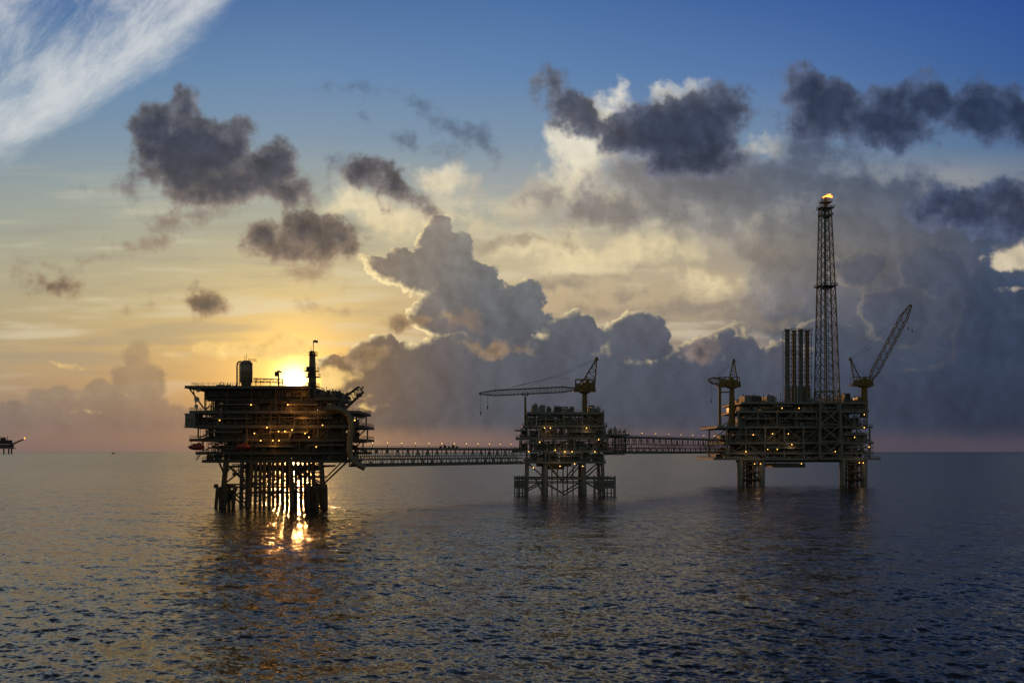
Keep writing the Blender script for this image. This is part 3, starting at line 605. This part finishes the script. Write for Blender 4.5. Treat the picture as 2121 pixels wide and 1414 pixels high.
# ================================================================== PLATFORM B
B=Plat(90)
pb=empty("offshore_platform",(B.X(1170,15),B.D+15,0),"small four-legged wellhead platform with horizontal yellow crane boom","oil platform")
for x0,x1,y in ((1090,1252,853),(1082,1258,880),(1068,1262,905),(1062,1270,932),(1085,1255,955)): deck(B,pb,x0,x1,y,0,28,1.0)
for x0,x1,y in ((1066,1090,890),(1110,1160,867),(1180,1235,893),(1075,1120,918),(1150,1200,943)): deck(B,pb,x0,x1,y,-1.5,6,.5,sides='flr')
for a,b_,x0,x1,n,s_ in ((955,935,1095,1248,7,31),(932,908,1075,1258,9,32),(905,882,1078,1255,9,33),(880,855,1092,1250,8,34),(853,836,1100,1195,6,35),(853,840,1220,1248,2,36)):
    equip(B,pb,x0,x1,a,b_,1.5,26,s_,n,.95,[steel,light,steel,brown,dark])
    if a>853: pipework(B,pb,x0,x1,a,b_,.8,s_+70,22,None,.28)
for yb,yt,xs in ((954,932,[1092,1130,1168,1206,1250]),(931,906,[1080,1110,1150,1190,1230,1258]),(904,881,[1092,1130,1168,1206,1250]),(879,854,[1092,1130,1168,1206,1250])):
    columns(B,pb,xs,yt,yb,.4,27,.45,True,m=steel)
for i,(x0,x1,yb,yt) in enumerate(((1100,1115,880,853),(1230,1218,905,880),(1110,1096,932,905),(1225,1240,955,932))): stairs(B,pb,x0,x1,yb,yt,-1.3)
for dy in (2,25):
    for xt,xb in ((1093,1090),(1130,1128),(1209,1212),(1248,1252)):
        b=MB(); p=B.Pt(xt,950,0); b.tube((p[0],p[1]+dy,p[2]),(B.X(xb),B.D+dy,-6),1.15 if xt in(1209,1130) else .9,12); b.obj("jacket_leg",pb,[steel])
b=MB()
for dy in (2,25):
    y=B.D+dy
    def q(px,py): return (B.X(px),y,B.Z(py))
    b.tube(q(1066,991),q(1275,991),.5,8); b.tube(q(1066,1000),q(1275,1000),.3,8)
    for a,c in (((1130,955),(1170,1000)),((1209,955),(1170,1000)),((1092,957),(1128,990)),((1250,957),(1212,990)),((1128,1000),(1170,1024)),((1212,1000),(1170,1024)),((1090,1018),(1128,998)),((1250,1018),(1212,998)),((1110,991),(1125,1022))): b.tube(q(*a),q(*c),.36,7)
for x in (1090,1128,1212,1252): b.tube((B.X(x),B.D+2,B.Z(991)),(B.X(x),B.D+25,B.Z(991)),.4,7)
b.obj("jacket_brace",pb,[steel])
for x0,x1 in ((1066,1092),(1232,1274)):
    b=MB()
    for x in np.linspace(x0,x1,6): b.tube((B.X(x),B.D-1,-2),(B.X(x),B.D-1,B.Z(985)),.28,6)
    for z in (1,3.5,6,8.5): b.tube((B.X(x0),B.D-1,z),(B.X(x1),B.D-1,z),.22,6)
    for x in np.linspace(x0,x1,4): b.tube((B.X(x),B.D+5,-2),(B.X(x),B.D+5,B.Z(985)),.28,6)
    b.box(B.X(x0),B.X(x1),B.D-.8,B.D+5,3.3,3.5); b.box(B.X(x0)+.3,B.X(x1)-.3,B.D+1,B.D+4,3.51,7.0)
    b.obj("boat_landing",pb,[steel])
for i in range(0,14,2):
    b=MB(); x=1135+i*5.5; b.tube((B.X(x),B.D+8+(i%3)*4,-5),(B.X(x),B.D+8+(i%3)*4,B.Z(955)),.3,7); b.obj("conductor_pipe",pb,[rust])
b=MB(); b.box(B.X(1112),B.X(1185),B.D+3,B.D+20,B.Z(966),B.Z(959)); b.box(B.X(1130),B.X(1170),B.D+5,B.D+18,B.Z(972),B.Z(966)-.01); b.obj("cellar_frame",pb,[dark])
def boomshape(t): return min(1.0,.25+t*5,.25+(1-t)*5)
def crane(pl,par,ped,boom,mastp,cab,pend,hooks,dy,bw,nb,lab,wthick=1.0):
    px,pyt,pyb,pr=ped
    b=MB(); b.tube(pl.Pt(px,pyb,dy),pl.Pt(px,pyt,dy),pr*wthick,14,pr*.9); b.rev(pl.Pt(px,pyt,dy),[(pr*1.7,-.6),(pr*2,0),(pr*2,.5)],16); b.rev(pl.Pt(px,(pyt+pyb)/2,dy),[(pr*1.3,0),(pr*1.3,.3)],16)
    z0=pl.Z(pyb,dy); z1=pl.Z(pyt,dy); X=pl.X(px,dy); nst=int((z1-z0)/.8)
    for i in range(nst): b.box(X-.3,X+.3,pl.D+dy-pr*wthick-.35,pl.D+dy-pr*wthick-.28,z0+i*.8,z0+i*.8+.08)
    cr=b.obj("crane",par,[yellow],label=lab)
    x0,x1,y0,y1=cab; X0,X1=pl.X(x0,dy),pl.X(x1,dy); Y=pl.D+dy; zb,zt=pl.Z(y1,dy),pl.Z(y0,dy); W=X1-X0; Hh=zt-zb
    b=MB(); b.box(X0-.4,X1+.4,Y-3.1,Y+3.1,zb-.45,zb-.01); b.rail(X0-.4,X1+.4,Y-3,Y+3,zb)
    b.box(X0+W*.34,X1-W*.10,Y-1.8,Y+1.8,zb,zb+Hh*.72); b.box(X1-W*.30,X1,Y-2.3,Y+2.3,zb+.01,zb+Hh*.52)
    b.rev((X0+W*.36,Y-1.9,zb+Hh*.3),[(Hh*.24,0),(Hh*.24,3)],12,'y'); b.rev((X0+W*.62,Y-1.9,zb+Hh*.78),[(Hh*.2,0),(Hh*.2,2.8)],12,'y')
    for a in (.05,.35,.65,.95):
        for s_ in (-2.4,2.4): b.tube((X0+W*a,Y+s_,zb),(X0+W*a,Y+s_,zt),.17,5)
    for s_ in (-2.4,2.4):
        b.tube((X0+W*.05,Y+s_,zt),(X1-W*.05,Y+s_,zt),.17,5); b.tube((X0+W*.05,Y+s_,zb),(X0+W*.35,Y+s_,zt),.13,5); b.tube((X0+W*.65,Y+s_,zb),(X0+W*.95,Y+s_,zt),.13,5)
    b.obj("machine_house",cr,[yellow])
    b=MB(); b.box(X0+W*.06,X0+W*.3,Y-3.4,Y-1.2,zb+.02,zb+Hh*.62); cb_=b.obj("operator_cab",cr,[yellow])
    b=MB(); b.box(X0+W*.09,X0+W*.27,Y-3.46,Y-3.403,zb+Hh*.28,zb+Hh*.55); b.obj("window",cr,[glassm])
    (ax,ay),(bx,by)=boom
    b=MB(); b.lattice(pl.Pt(ax,ay,dy),pl.Pt(bx,by,dy),bw,bw,bw,bw,nb,.24,.12,tri=boomshape); b.tube(pl.Pt(bx,by,dy-.8),pl.Pt(bx,by,dy+.8),.6,10)
    b.obj("boom",cr,[steel if bw<2.8 else yellow])
    b=MB(); t=mastp[0]
    for p in mastp[1:]:
        for o in (-1.6,1.6): b.tube(pl.Pt(p[0],p[1],dy+o),pl.Pt(t[0],t[1],dy+o*.4),.36,6)
    for k in (.2,.4,.6,.8):
        ps=[lerp(pl.Pt(p[0],p[1],dy),pl.Pt(t[0],t[1],dy),k) for p in mastp[1:]]; ps2=[lerp(pl.Pt(p[0],p[1],dy),pl.Pt(t[0],t[1],dy),k+.18) for p in mastp[1:]]
        for u_,v_ in zip(ps[:-1],ps2[1:]): b.tube(u_,v_,.16,5)
        for u_,v_ in zip(ps[:-1],ps[1:]): b.tube(u_,v_,.2,5)
    b.tube(pl.Pt(t[0],t[1],dy-1.2),pl.Pt(t[0],t[1],dy+1.2),.75,8); b.box(pl.X(t[0]-5,dy),pl.X(t[0]+4,dy),pl.D+dy-1,pl.D+dy+1,pl.Z(t[1]+4,dy),pl.Z(t[1]+2.6,dy))
    b.obj("mast_frame",cr,[yellow])
    b=MB()
    for (p,q_) in pend:
        for o in (-.6,.6): b.tube(pl.Pt(p[0],p[1],dy+o),pl.Pt(q_[0],q_[1],dy+o),.085,4)
    b.obj("pendant_cable",cr,[dark])
    for hx,hy,ln in hooks: hook(cr,pl.Pt(hx,hy,dy),ln*pl.s,.075)
    return cr
crane(B,pb,(1211,812,853,1.3),((1197,805),(994,815)),[(1236,742),(1207,790),(1231,808)],(1190,1232,786,809),[((1235,743),(1095,800)),((1235,745),(1160,779)),((1180,783),(1160,785)),((1160,779),(1125,786)),((1125,786),(1050,805)),((1125,786),(1062,801))],[(996,817,36),(1010,816,25)],8,2.6,26,"yellow pedestal crane with lattice boom lying horizontal")
b=MB(); b.tube(B.Pt(1088,885,8),B.Pt(1088,822,8),.55,8); b.path([B.Pt(1083,812,8),B.Pt(1083,819,8),B.Pt(1093,819,8),B.Pt(1093,812,8)],.25,6); b.obj("boom_rest",pb,[yellow])
for (x,y) in ((1128,886),(1140,886),(1215,886),(1095,935),(1150,932),(1170,935),(1185,935),(1207,965),(1105,968),(1232,935),(1160,965),(1240,910),(1118,915),(1190,960)):
    lamp(pb,B.Pt(x,y,-1.8),.6)
for (x,y) in ((1134,890),(1170,938),(1215,890),(1150,968)): plight(pb,B.Pt(x,y,-2.8),85)
for x in (1108,1122,1150,1176,1240):
    b=MB(); b.tube(B.Pt(x,853,5),B.Pt(x,853-random.Random(x).uniform(6,14),5),.12,5); b.obj("vent_pipe",pb,[steel])
# ================================================================== PLATFORM C
C=Plat(70)
pc=empty("offshore_platform",(C.X(1660,28),C.D+28,0),"large gas processing platform with flare tower and exhaust stacks","oil platform")
for x0,x1,y in ((1478,1824,948),(1500,1810,936),(1500,1810,915),(1485,1808,882),(1528,1800,850),(1535,1795,832)): deck(C,pc,x0,x1,y,0,56,1.2)
for x0,x1,y in ((1540,1600,866),(1640,1688,866),(1520,1570,899),(1590,1660,926),(1745,1800,899),(1750,1806,926),(1600,1640,840)): deck(C,pc,x0,x1,y,-2.5,6,.6,sides='flr')
for a,b_,x0,x1,n,s_ in ((948,938,1500,1800,12,41),(936,918,1515,1795,12,42),(915,885,1510,1798,11,43),(882,853,1530,1798,11,44),(850,834,1535,1795,12,45),(832,816,1545,1622,5,46),(832,822,1680,1695,1,48),(832,812,1740,1795,4,47)):
    equip(C,pc,x0,x1,a,b_,3,54,s_,n,.95,[steel,light,brown,dark,steel])
    if a>840 and a<940: pipework(C,pc,x0,x1,a,b_,1.2,s_+70,30,None,.36)
for yb,yt,xs in ((947,916,[1505,1545,1585,1625,1665,1700,1740,1775,1802]),(914,883,[1505,1545,1585,1625,1665,1700,1740,1775,1802]),(881,851,[1530,1570,1610,1650,1692,1740,1770,1796])):
    columns(C,pc,xs,yt,yb,.5,55,.6,True,m=steel)
for x0,x1,yt,yb in ((1545,1785,853,882),(1525,1790,886,915),(1530,1790,918,946)):
    b=MB(); b.box(C.X(x0),C.X(x1),C.D+24,C.D+25,C.Z(yb)+.02,C.Z(yt)); b.obj("bulkhead_wall",pc,[dark])
for x0,x1,yb,yt in ((1520,1535,915,882),(1600,1615,948,915),(1782,1770,882,850),(1790,1804,948,915)): stairs(C,pc,x0,x1,yb,yt,-1.6)
for cx0 in (1533,1745):
    for k,(ox,dy) in enumerate(((0,2),(15,6),(30,5),(45,3),(6,22),(40,22),(5,44),(22,46),(42,44))):
        b=MB(); X=C.X(cx0+ox,dy); y=C.D+dy; b.tube((X,y,-6),(X,y,C.Z(948)-1),1.9 if k in(0,3) else 1.15,12); b.obj("jacket_leg",pc,[rust if k%3==1 else steel])
    b=MB()
    for z in (3,8,13): b.tube((C.X(cx0),C.D+2,z),(C.X(cx0+45),C.D+3,z),.6,7)
    b.tube((C.X(cx0),C.D+2,3),(C.X(cx0+45),C.D+3,14),.5,7); b.tube((C.X(cx0+45),C.D+3,3),(C.X(cx0),C.D+2,14),.5,7)
    b.tube((C.X(cx0),C.D+2,9),(C.X(cx0,44),C.D+44,9),.45,7)
    b.box(C.X(cx0-3),C.X(cx0+48),C.D+1,C.D+8,C.Z(957),C.Z(952)); b.box(C.X(cx0-2),C.X(cx0+47),C.D+.2,C.D+5,3.6,4.0)
    b.obj("jacket_brace",pc,[dark])
b=MB()
b.box(C.X(1606),C.X(1670),C.D+2,C.D+30,C.Z(968),C.Z(960)); b.rail(C.X(1606),C.X(1670),C.D+2,C.D+30,C.Z(960))
for x in (1608,1635,1668): b.tube((C.X(x),C.D+3,C.Z(962)),(C.X(x),C.D+3,C.Z(949)),.35,6)
b.box(C.X(1582),C.X(1741),C.D+6,C.D+50,C.Z(957),C.Z(952.5))
b.obj("cellar_frame",pc,[dark])
fr=MB(); X0,X1=C.X(1624,15),C.X(1678,15); zb,zt=C.Z(832,15),C.Z(682,15)
for i,x in enumerate((1631,1645,1659,1672)):
    b=MB(); p=C.Pt(x,832,15); hh=zt-p[2]-(.8 if i%2 else 0)
    b.rev(p,[(2.0,0),(2.0,9),(1.3,11),(1.3,hh-.8),(1.55,hh-.7),(1.55,hh)],16)
    for z in np.arange(13,hh-1,3.2): b.rev((p[0],p[1],p[2]+z),[(1.42,0),(1.42,.35)],16)
    b.obj("exhaust_stack",pc,[brown if i%2 else steel])
for x in np.linspace(X0,X1,5):
    for y in (C.D+12.4,C.D+17.8): fr.tube((x,y,zb),(x,y,zt-1),.2,5)
zl=np.linspace(zb,zt-1,19)
for z in zl:
    for y in (C.D+12.4,C.D+17.8): fr.tube((X0,y,z),(X1,y,z),.14,4)
    fr.tube((X0,C.D+12.4,z),(X0,C.D+17.8,z),.14,4); fr.tube((X1,C.D+12.4,z),(X1,C.D+17.8,z),.14,4)
for i in range(18):
    xs_=np.linspace(X0,X1,5)
    for k in (0,3): fr.tube((xs_[k+(i%2)],C.D+12.4,zl[i]),(xs_[k+1-(i%2)],C.D+12.4,zl[i+1]),.12,4)
for z in (zl[6],zl[12],zl[18]): fr.box(X0-.6,X1+.6,C.D+11.4,C.D+12.4,z-.1,z+.1); fr.rail(X0-.6,X1+.6,C.D+11.4,C.D+12.2,z+.1,1.1,.07)
fr.obj("stack_frame",pc,[steel])
fy=C.D+2
b=MB(); b.tower((C.X(1716),fy,C.Z(948)),13.6,(C.X(1715),fy,C.Z(810)),11.8,4,.7,.4)
b.tower((C.X(1715),fy,C.Z(810)),11.8,(C.X(1713),fy,C.Z(592)),8.6,8,.46,.22)
b.tower((C.X(1713),fy,C.Z(592)),8.6,(C.X(1711),fy,C.Z(428)),5.8,8,.4,.19)
b.tube((C.X(1714),fy,C.Z(850)),(C.X(1711),fy,C.Z(415)),.55,8); b.tube((C.X(1709),fy-1,C.Z(850)),(C.X(1708),fy-1,C.Z(420)),.25,6); b.tube((C.X(1719),fy-1,C.Z(850)),(C.X(1713),fy-1,C.Z(420)),.2,6)
ft=b.obj("flare_tower",pc,[steel],label="tall tapering lattice flare tower with burning tip")
for y,hw in ((592,20),(445,13),(430,15),(418,11)):
    b=MB(); c=C.X(1712); b.box(c-hw*C.s,c+hw*C.s,fy-hw*.25,fy+hw*.25,C.Z(y)-.3,C.Z(y)); b.rail(c-hw*C.s,c+hw*C.s,fy-hw*.25,fy+hw*.25,C.Z(y),1.3,.1)
    b.box(c-hw*C.s*.5,c+hw*C.s*.3,fy-2,fy-.5,C.Z(y)-2.2,C.Z(y)-.31)
    b.obj("service_platform",ft,[dark])
b=MB()
for o in (-7,-2,4,9): b.tube((C.X(1711+o*.4),fy,C.Z(420)),(C.X(1712+o),fy,C.Z(408)),.35,6)
b.tube((C.X(1711),fy,C.Z(420)),(C.X(1712),fy,C.Z(407)),.8,10); b.obj("flare_tip",ft,[dark])
b=MB(); rg=random.Random(9)
for i in range(11):
    t=i/10; xx=C.X(1706+t*19); z0=C.Z(408-math.sin(t*3)*2.5); r=.75*(1-.5*abs(t-.45)*2)
    k=len(b.v); pr=[(.1,0),(r*.8,r*.5),(r,r),(r*.6,r*1.8),(.12,r*(2.4+rg.uniform(0,1.2)))]
    b.rev((xx,fy,z0-r*.6),pr,8)
    for q_ in range(k,len(b.v)):
        v_=b.v[q_]; b.v[q_]=(v_[0]+(v_[2]-z0)*.9,v_[1],v_[2])
b.obj("flame",ft,[flame],True)
plight(pc,(C.X(1714),fy-6,C.Z(404)),800,(1,.45,.15))
crane(C,pc,(1516,802,882,1.7),((1512,795),(1468,786)),[(1520,745),(1510,785),(1527,785)],(1486,1532,781,800),[((1520,747),(1486,783)),((1519,750),(1475,785))],[(1473,790,38)],6,3.8,9,"yellow pedestal crane with short boom beside deck edge",1.3)
b=MB(); b.tube(C.Pt(1491,882,3),C.Pt(1491,800,3),.9,8); b.tube(C.Pt(1491,812,3),C.Pt(1516,812,5),.4,6); b.obj("boom_rest",pc,[yellow])
crane(C,pc,(1790,800,865,2.0),((1800,793),(1886,632)),[(1761,742),(1768,786),(1783,786)],(1763,1806,781,798),[((1762,744),(1880,640)),((1763,745),(1832,700)),((1764,746),(1800,790))],[(1881,640,38),(1889,633,50)],4,4.2,20,"yellow pedestal crane with boom raised steeply",1.2)
for (x,y) in ((1600,898),(1633,898),(1640,920),(1590,930),(1545,935),(1563,960),(1575,960),(1660,960),(1780,958),(1788,958),(1790,858),(1655,845),(1790,885),(1700,935),(1620,845),(1730,935),(1770,905),(1610,930),(1560,900),(1740,875),(1800,925)):
    lamp(pc,C.Pt(x,y,-2.8),.72)
for (x,y) in ((1600,902),(1640,925),(1545,938),(1570,965),(1785,962)): plight(pc,C.Pt(x,y,-4),140)
for x in range(1545,1795,9):
    if 1625<x<1740: continue
    b=MB(); b.tube(C.Pt(x,832,4),C.Pt(x,832-random.Random(x).uniform(8,20),4),.2,5); b.obj("vent_pipe",pc,[steel])
# ================================================================== BRIDGES
def bridge(p,q,zb,zt,wd,n,label,nl):
    p=Vector((p[0],p[1],0)); q=Vector((q[0],q[1],0)); d=(q-p).normalized(); s=Vector((d.y,-d.x,0))
    e=empty("footbridge",(p.x,p.y,zb),label,"bridge")
    b=MB()
    for sg in (-1,1):
        pr=None
        for i in range(n+1):
            c=p.lerp(q,i/n)+s*(sg*wd/2); lo=Vector((c.x,c.y,zb)); hi=Vector((c.x,c.y,zt)); b.tube(lo,hi,.14,5)
            if pr:
                if i%2: b.tube(pr[0],hi,.15,5)
                else: b.tube(pr[1],lo,.15,5)
            pr=(lo,hi)
        for z,r in ((zb,.34),(zt,.34),((zb+zt)*.5+.6,.16)):
            a=p+s*(sg*wd/2); c=q+s*(sg*wd/2); b.tube((a.x,a.y,z),(c.x,c.y,z),r,6)
    for i in range(n+1):
        c=p.lerp(q,i/n); a=c+s*(wd/2); c2=c-s*(wd/2)
        for z in (zb,zt): b.tube((a.x,a.y,z),(c2.x,c2.y,z),.15,5)
    b.obj("truss",e,[steel])
    for k,(off,z,r) in enumerate(((-1.8,zt+.45,.28),(-1.0,zt+.4,.2),(1.2,zt+.5,.32),(2.0,zt+.4,.2),(-1.5,zb+.7,.35),(0,zb+.6,.28),(1.4,zb+.7,.35),(0,zb+2.6,.3),(1.2,zb+2.6,.22))):
        a=p+s*off; c=q+s*off; b=MB(); b.tube((a.x,a.y,z),(c.x,c.y,z),r,7); b.obj("pipeline",e,[brown if k%2 else steel])
    b=MB()
    a0=p+s*(wd/2);a1=p-s*(wd/2);c0=q+s*(wd/2);c1=q-s*(wd/2)
    z=zt+.18; b.v+=[(a0.x,a0.y,z),(a1.x,a1.y,z),(c1.x,c1.y,z),(c0.x,c0.y,z),(a0.x,a0.y,z-.1),(a1.x,a1.y,z-.1),(c1.x,c1.y,z-.1),(c0.x,c0.y,z-.1)]
    for f in ((0,3,2,1),(4,5,6,7),(0,1,5,4),(1,2,6,5),(2,3,7,6),(3,0,4,7)): b.f.append(f)
    b.obj("walkway",e,[dark])
    for a,c in ((a0,c0),(a1,c1)):
        b=MB()
        for hh in (.7,1.35): b.tube((a.x,a.y,zt+hh),(c.x,c.y,zt+hh),.06,4)
        for i in range(n*2+1):
            t=a.lerp(c,i/(n*2)); b.tube((t.x,t.y,zt),(t.x,t.y,zt+1.35),.06,4)
        b.obj("railing",e,[steel])
    for i in range(nl):
        c=p.lerp(q,(i+.5)/nl)-s*(wd/2)
        b=MB(); b.tube((c.x,c.y,zt),(c.x,c.y,zt+2.9),.09,5); lp=b.obj("lamp_post",e,[steel])
        o=bpy.data.objects.new("lamp",LM); scene.collection.objects.link(o); o.parent=lp; o.location=Vector((c.x,c.y,zt+2.7))-e.location; o.scale=(.4,)*3
    return e
ba=bridge((A.X(733,14),A.D+14),(B.X(1078,6),B.D+6),15.3,21.9,5,36,"long steel truss footbridge carrying pipes between two platforms",13)
bb=bridge((B.X(1262,10),B.D+10),(C.X(1500,20),C.D+20),20.2,28.2,6.5,40,"high steel truss footbridge carrying pipes to the large platform",9)
p=Vector((A.X(733,14),A.D+14,0)); q=Vector((B.X(1078,6),B.D+6,0)); c=p.lerp(q,.5)
for i in range(5):
    b=MB(); b.box(c.x-3+i*1.7,c.x-1.9+i*1.7,c.y-1.2+i*1.6,c.y+.6+i*1.6,22.1,23.4+.5*(i%2)); b.tube((c.x-2.6+i*1.7,c.y-.4+i*1.6,22.1),(c.x-2.6+i*1.7,c.y-.4+i*1.6,24.8),.08,4)
    b.obj("valve_station",ba,[dark])
deck(B,pb,1256,1306,898,4,16,.8); deck(B,pb,1256,1296,938,4,16,.8); equip(B,pb,1262,1302,898,884,5,14,61,4,.9,[steel,light]); pipework(B,pb,1258,1298,938,900,5,171,12)
# ================================================================== distant things
sc=9000/F
def dX(px): return (px-CX)*sc
def dZ(py): return H+(HY-py)*sc
e=empty("offshore_platform",(dX(14),9000,0),"tiny faraway platform with slanting flare boom","oil platform")
b=MB(); b.box(dX(-6),dX(22),8980,9060,dZ(927),dZ(920)); b.box(dX(-2),dX(20),8985,9050,dZ(919.5),dZ(911)); b.box(dX(2),dX(9),8990,9030,dZ(910.9),dZ(906)); b.box(dX(-6),dX(26),8979,9061,dZ(929),dZ(927.2))
for x in (2,8,15): b.tube((dX(x),9000,dZ(911)),(dX(x),9000,dZ(903)),3,6)
b.obj("deck_block",e,[dark])
for x in (-3,8,18,24):
    b=MB(); b.tube((dX(x),9000,-20),(dX(x),9000,dZ(928)),6,8); b.obj("leg",e,[dark])
b=MB(); b.lattice((dX(22),9000,dZ(921)),(dX(50),9000,dZ(909)),14,14,5,5,8,2.2,1.4); b.obj("flare_boom",e,[dark])
b=MB(); b.rev((dX(51),9000,dZ(909)),[(1,0),(5,3),(6,7),(3,12),(.5,18)],8); b.obj("flame",e,[flame])
e=empty("ship",(dX(217),9200,0),"tiny faraway supply vessel on the horizon","ship")
b=MB()
for y in (9190,9210):
    for a,h in [(-3.6,0),(3.6,0),(4.6,1.0),(-3.9,.8)]: b.v.append((dX(217+a),y,(h+.2)*4.4-2))
b.f+=[(0,1,2,3),(7,6,5,4),(0,4,5,1),(1,5,6,2),(2,6,7,3),(3,7,4,0)]
b.obj("hull",e,[steel])
b=MB(); b.box(dX(214.5),dX(217.2),9192,9208,2,9); b.box(dX(215),dX(216.6),9194,9206,9.1,13); b.tube((dX(216),9200,13),(dX(216),9200,20),.8,6); b.obj("superstructure",e,[steel])
# ================================================================== SEA
ang_d=np.radians(np.linspace(-31,31,1180)); ang_c=np.radians(np.arange(34,327,3.0))
th=np.concatenate([ang_d,ang_c]); nA=len(th)
scr=np.concatenate([[0.25,0.35,0.5],np.arange(0.8,250,0.45)])
rr=20916/scr
rr=np.concatenate([rr,np.geomspace(rr[-1]*.97,3,45)])[::-1]; nR=len(rr)
TH,RR=np.meshgrid(th,rr); X=RR*np.sin(TH); Y=RR*np.cos(TH); Z=np.zeros_like(X)
drr=np.gradient(rr)[:,None]
ddx=X.copy(); ddy=Y.copy()
rng=np.random.default_rng(3)
NW=100; lam=np.geomspace(0.5,10,NW); wd0=math.radians(235)
gn=1.0+0.25*np.sin(X/63+Y/170)+.18*np.sin(X/31-Y/47+1)
for i in range(NW):
    l=lam[i]; th_=wd0+rng.normal(0,.8); k=2*math.pi/l; s_=0.023*(1.0 if l<2.2 else (2.2/l)**0.8); a=s_*l/(2*math.pi)
    wgt=np.clip((l/drr-1.4)/2.0,0,1)*(RR<4000)
    if wgt.max()<=0: continue
    ph=k*(X*math.cos(th_)+Y*math.sin(th_))+rng.uniform(0,6.28)
    Z+=a*wgt*gn*np.sin(ph); c_=np.cos(ph)*a*wgt*.8
    ddx+=c_*math.cos(th_); ddy+=c_*math.sin(th_)
coarse=(np.abs(((TH+math.pi)%(2*math.pi))-math.pi)>math.radians(31.5))|(RR<20)
Z=np.where(coarse,0,Z)
V=np.vstack([np.stack([ddx,ddy,Z],-1).reshape(-1,3),[[0,0,0]]])
i0=np.arange(nR-1)[:,None]*nA; j=np.arange(nA)[None,:]; j2=(j+1)%nA
Q=np.stack([i0+j,i0+nA+j,i0+nA+j2,i0+j2],-1).reshape(-1,4)
tri=np.stack([np.full(nA,nR*nA),np.arange(nA),(np.arange(nA)+1)%nA],-1)
me=npmesh("sea",V,Q,tri)
sea=bpy.data.objects.new("sea",me); scene.collection.objects.link(sea); sea['kind']="structure"; sea['label']="dark rippled open sea reaching the horizon"
m=bpy.data.materials.new("sea_water"); m.use_nodes=True; nt=m.node_tree; L=nt.links; bs=nt.nodes['Principled BSDF']
bs.inputs['Base Color'].default_value=(.014,.016,.018,1); bs.inputs['IOR'].default_value=1.33
g=nt.nodes.new('ShaderNodeNewGeometry'); pos=g.outputs['Position']
dist=VM('LENGTH',pos)
L.new(SS(dist,80,1500,.12,.2,'LINEAR'),bs.inputs['Roughness'])
def SL(scale,sx,rot,k,detail,rough=.62):
    mp=MAPN(pos,rot=rot,scale=(sx,1,1)); c=NOISE(mp,scale,detail,rough,0,True)
    return VM('MULTIPLY',VM('SUBTRACT',c,(.5,.5,.5)),(k,k,0))
nsum=VM('ADD',VM('ADD',SL(1.9,1.4,-35,.6,2),SL(.55,1.6,-50,.65,2)),VM('ADD',SL(.16,1.7,-15,.5,3,.7),SL(.05,2.0,-20,.36,3,.75)))
L.new(VM('NORMALIZE',VM('ADD',g.outputs['Normal'],nsum)),bs.inputs['Normal'])
me.materials.append(m)
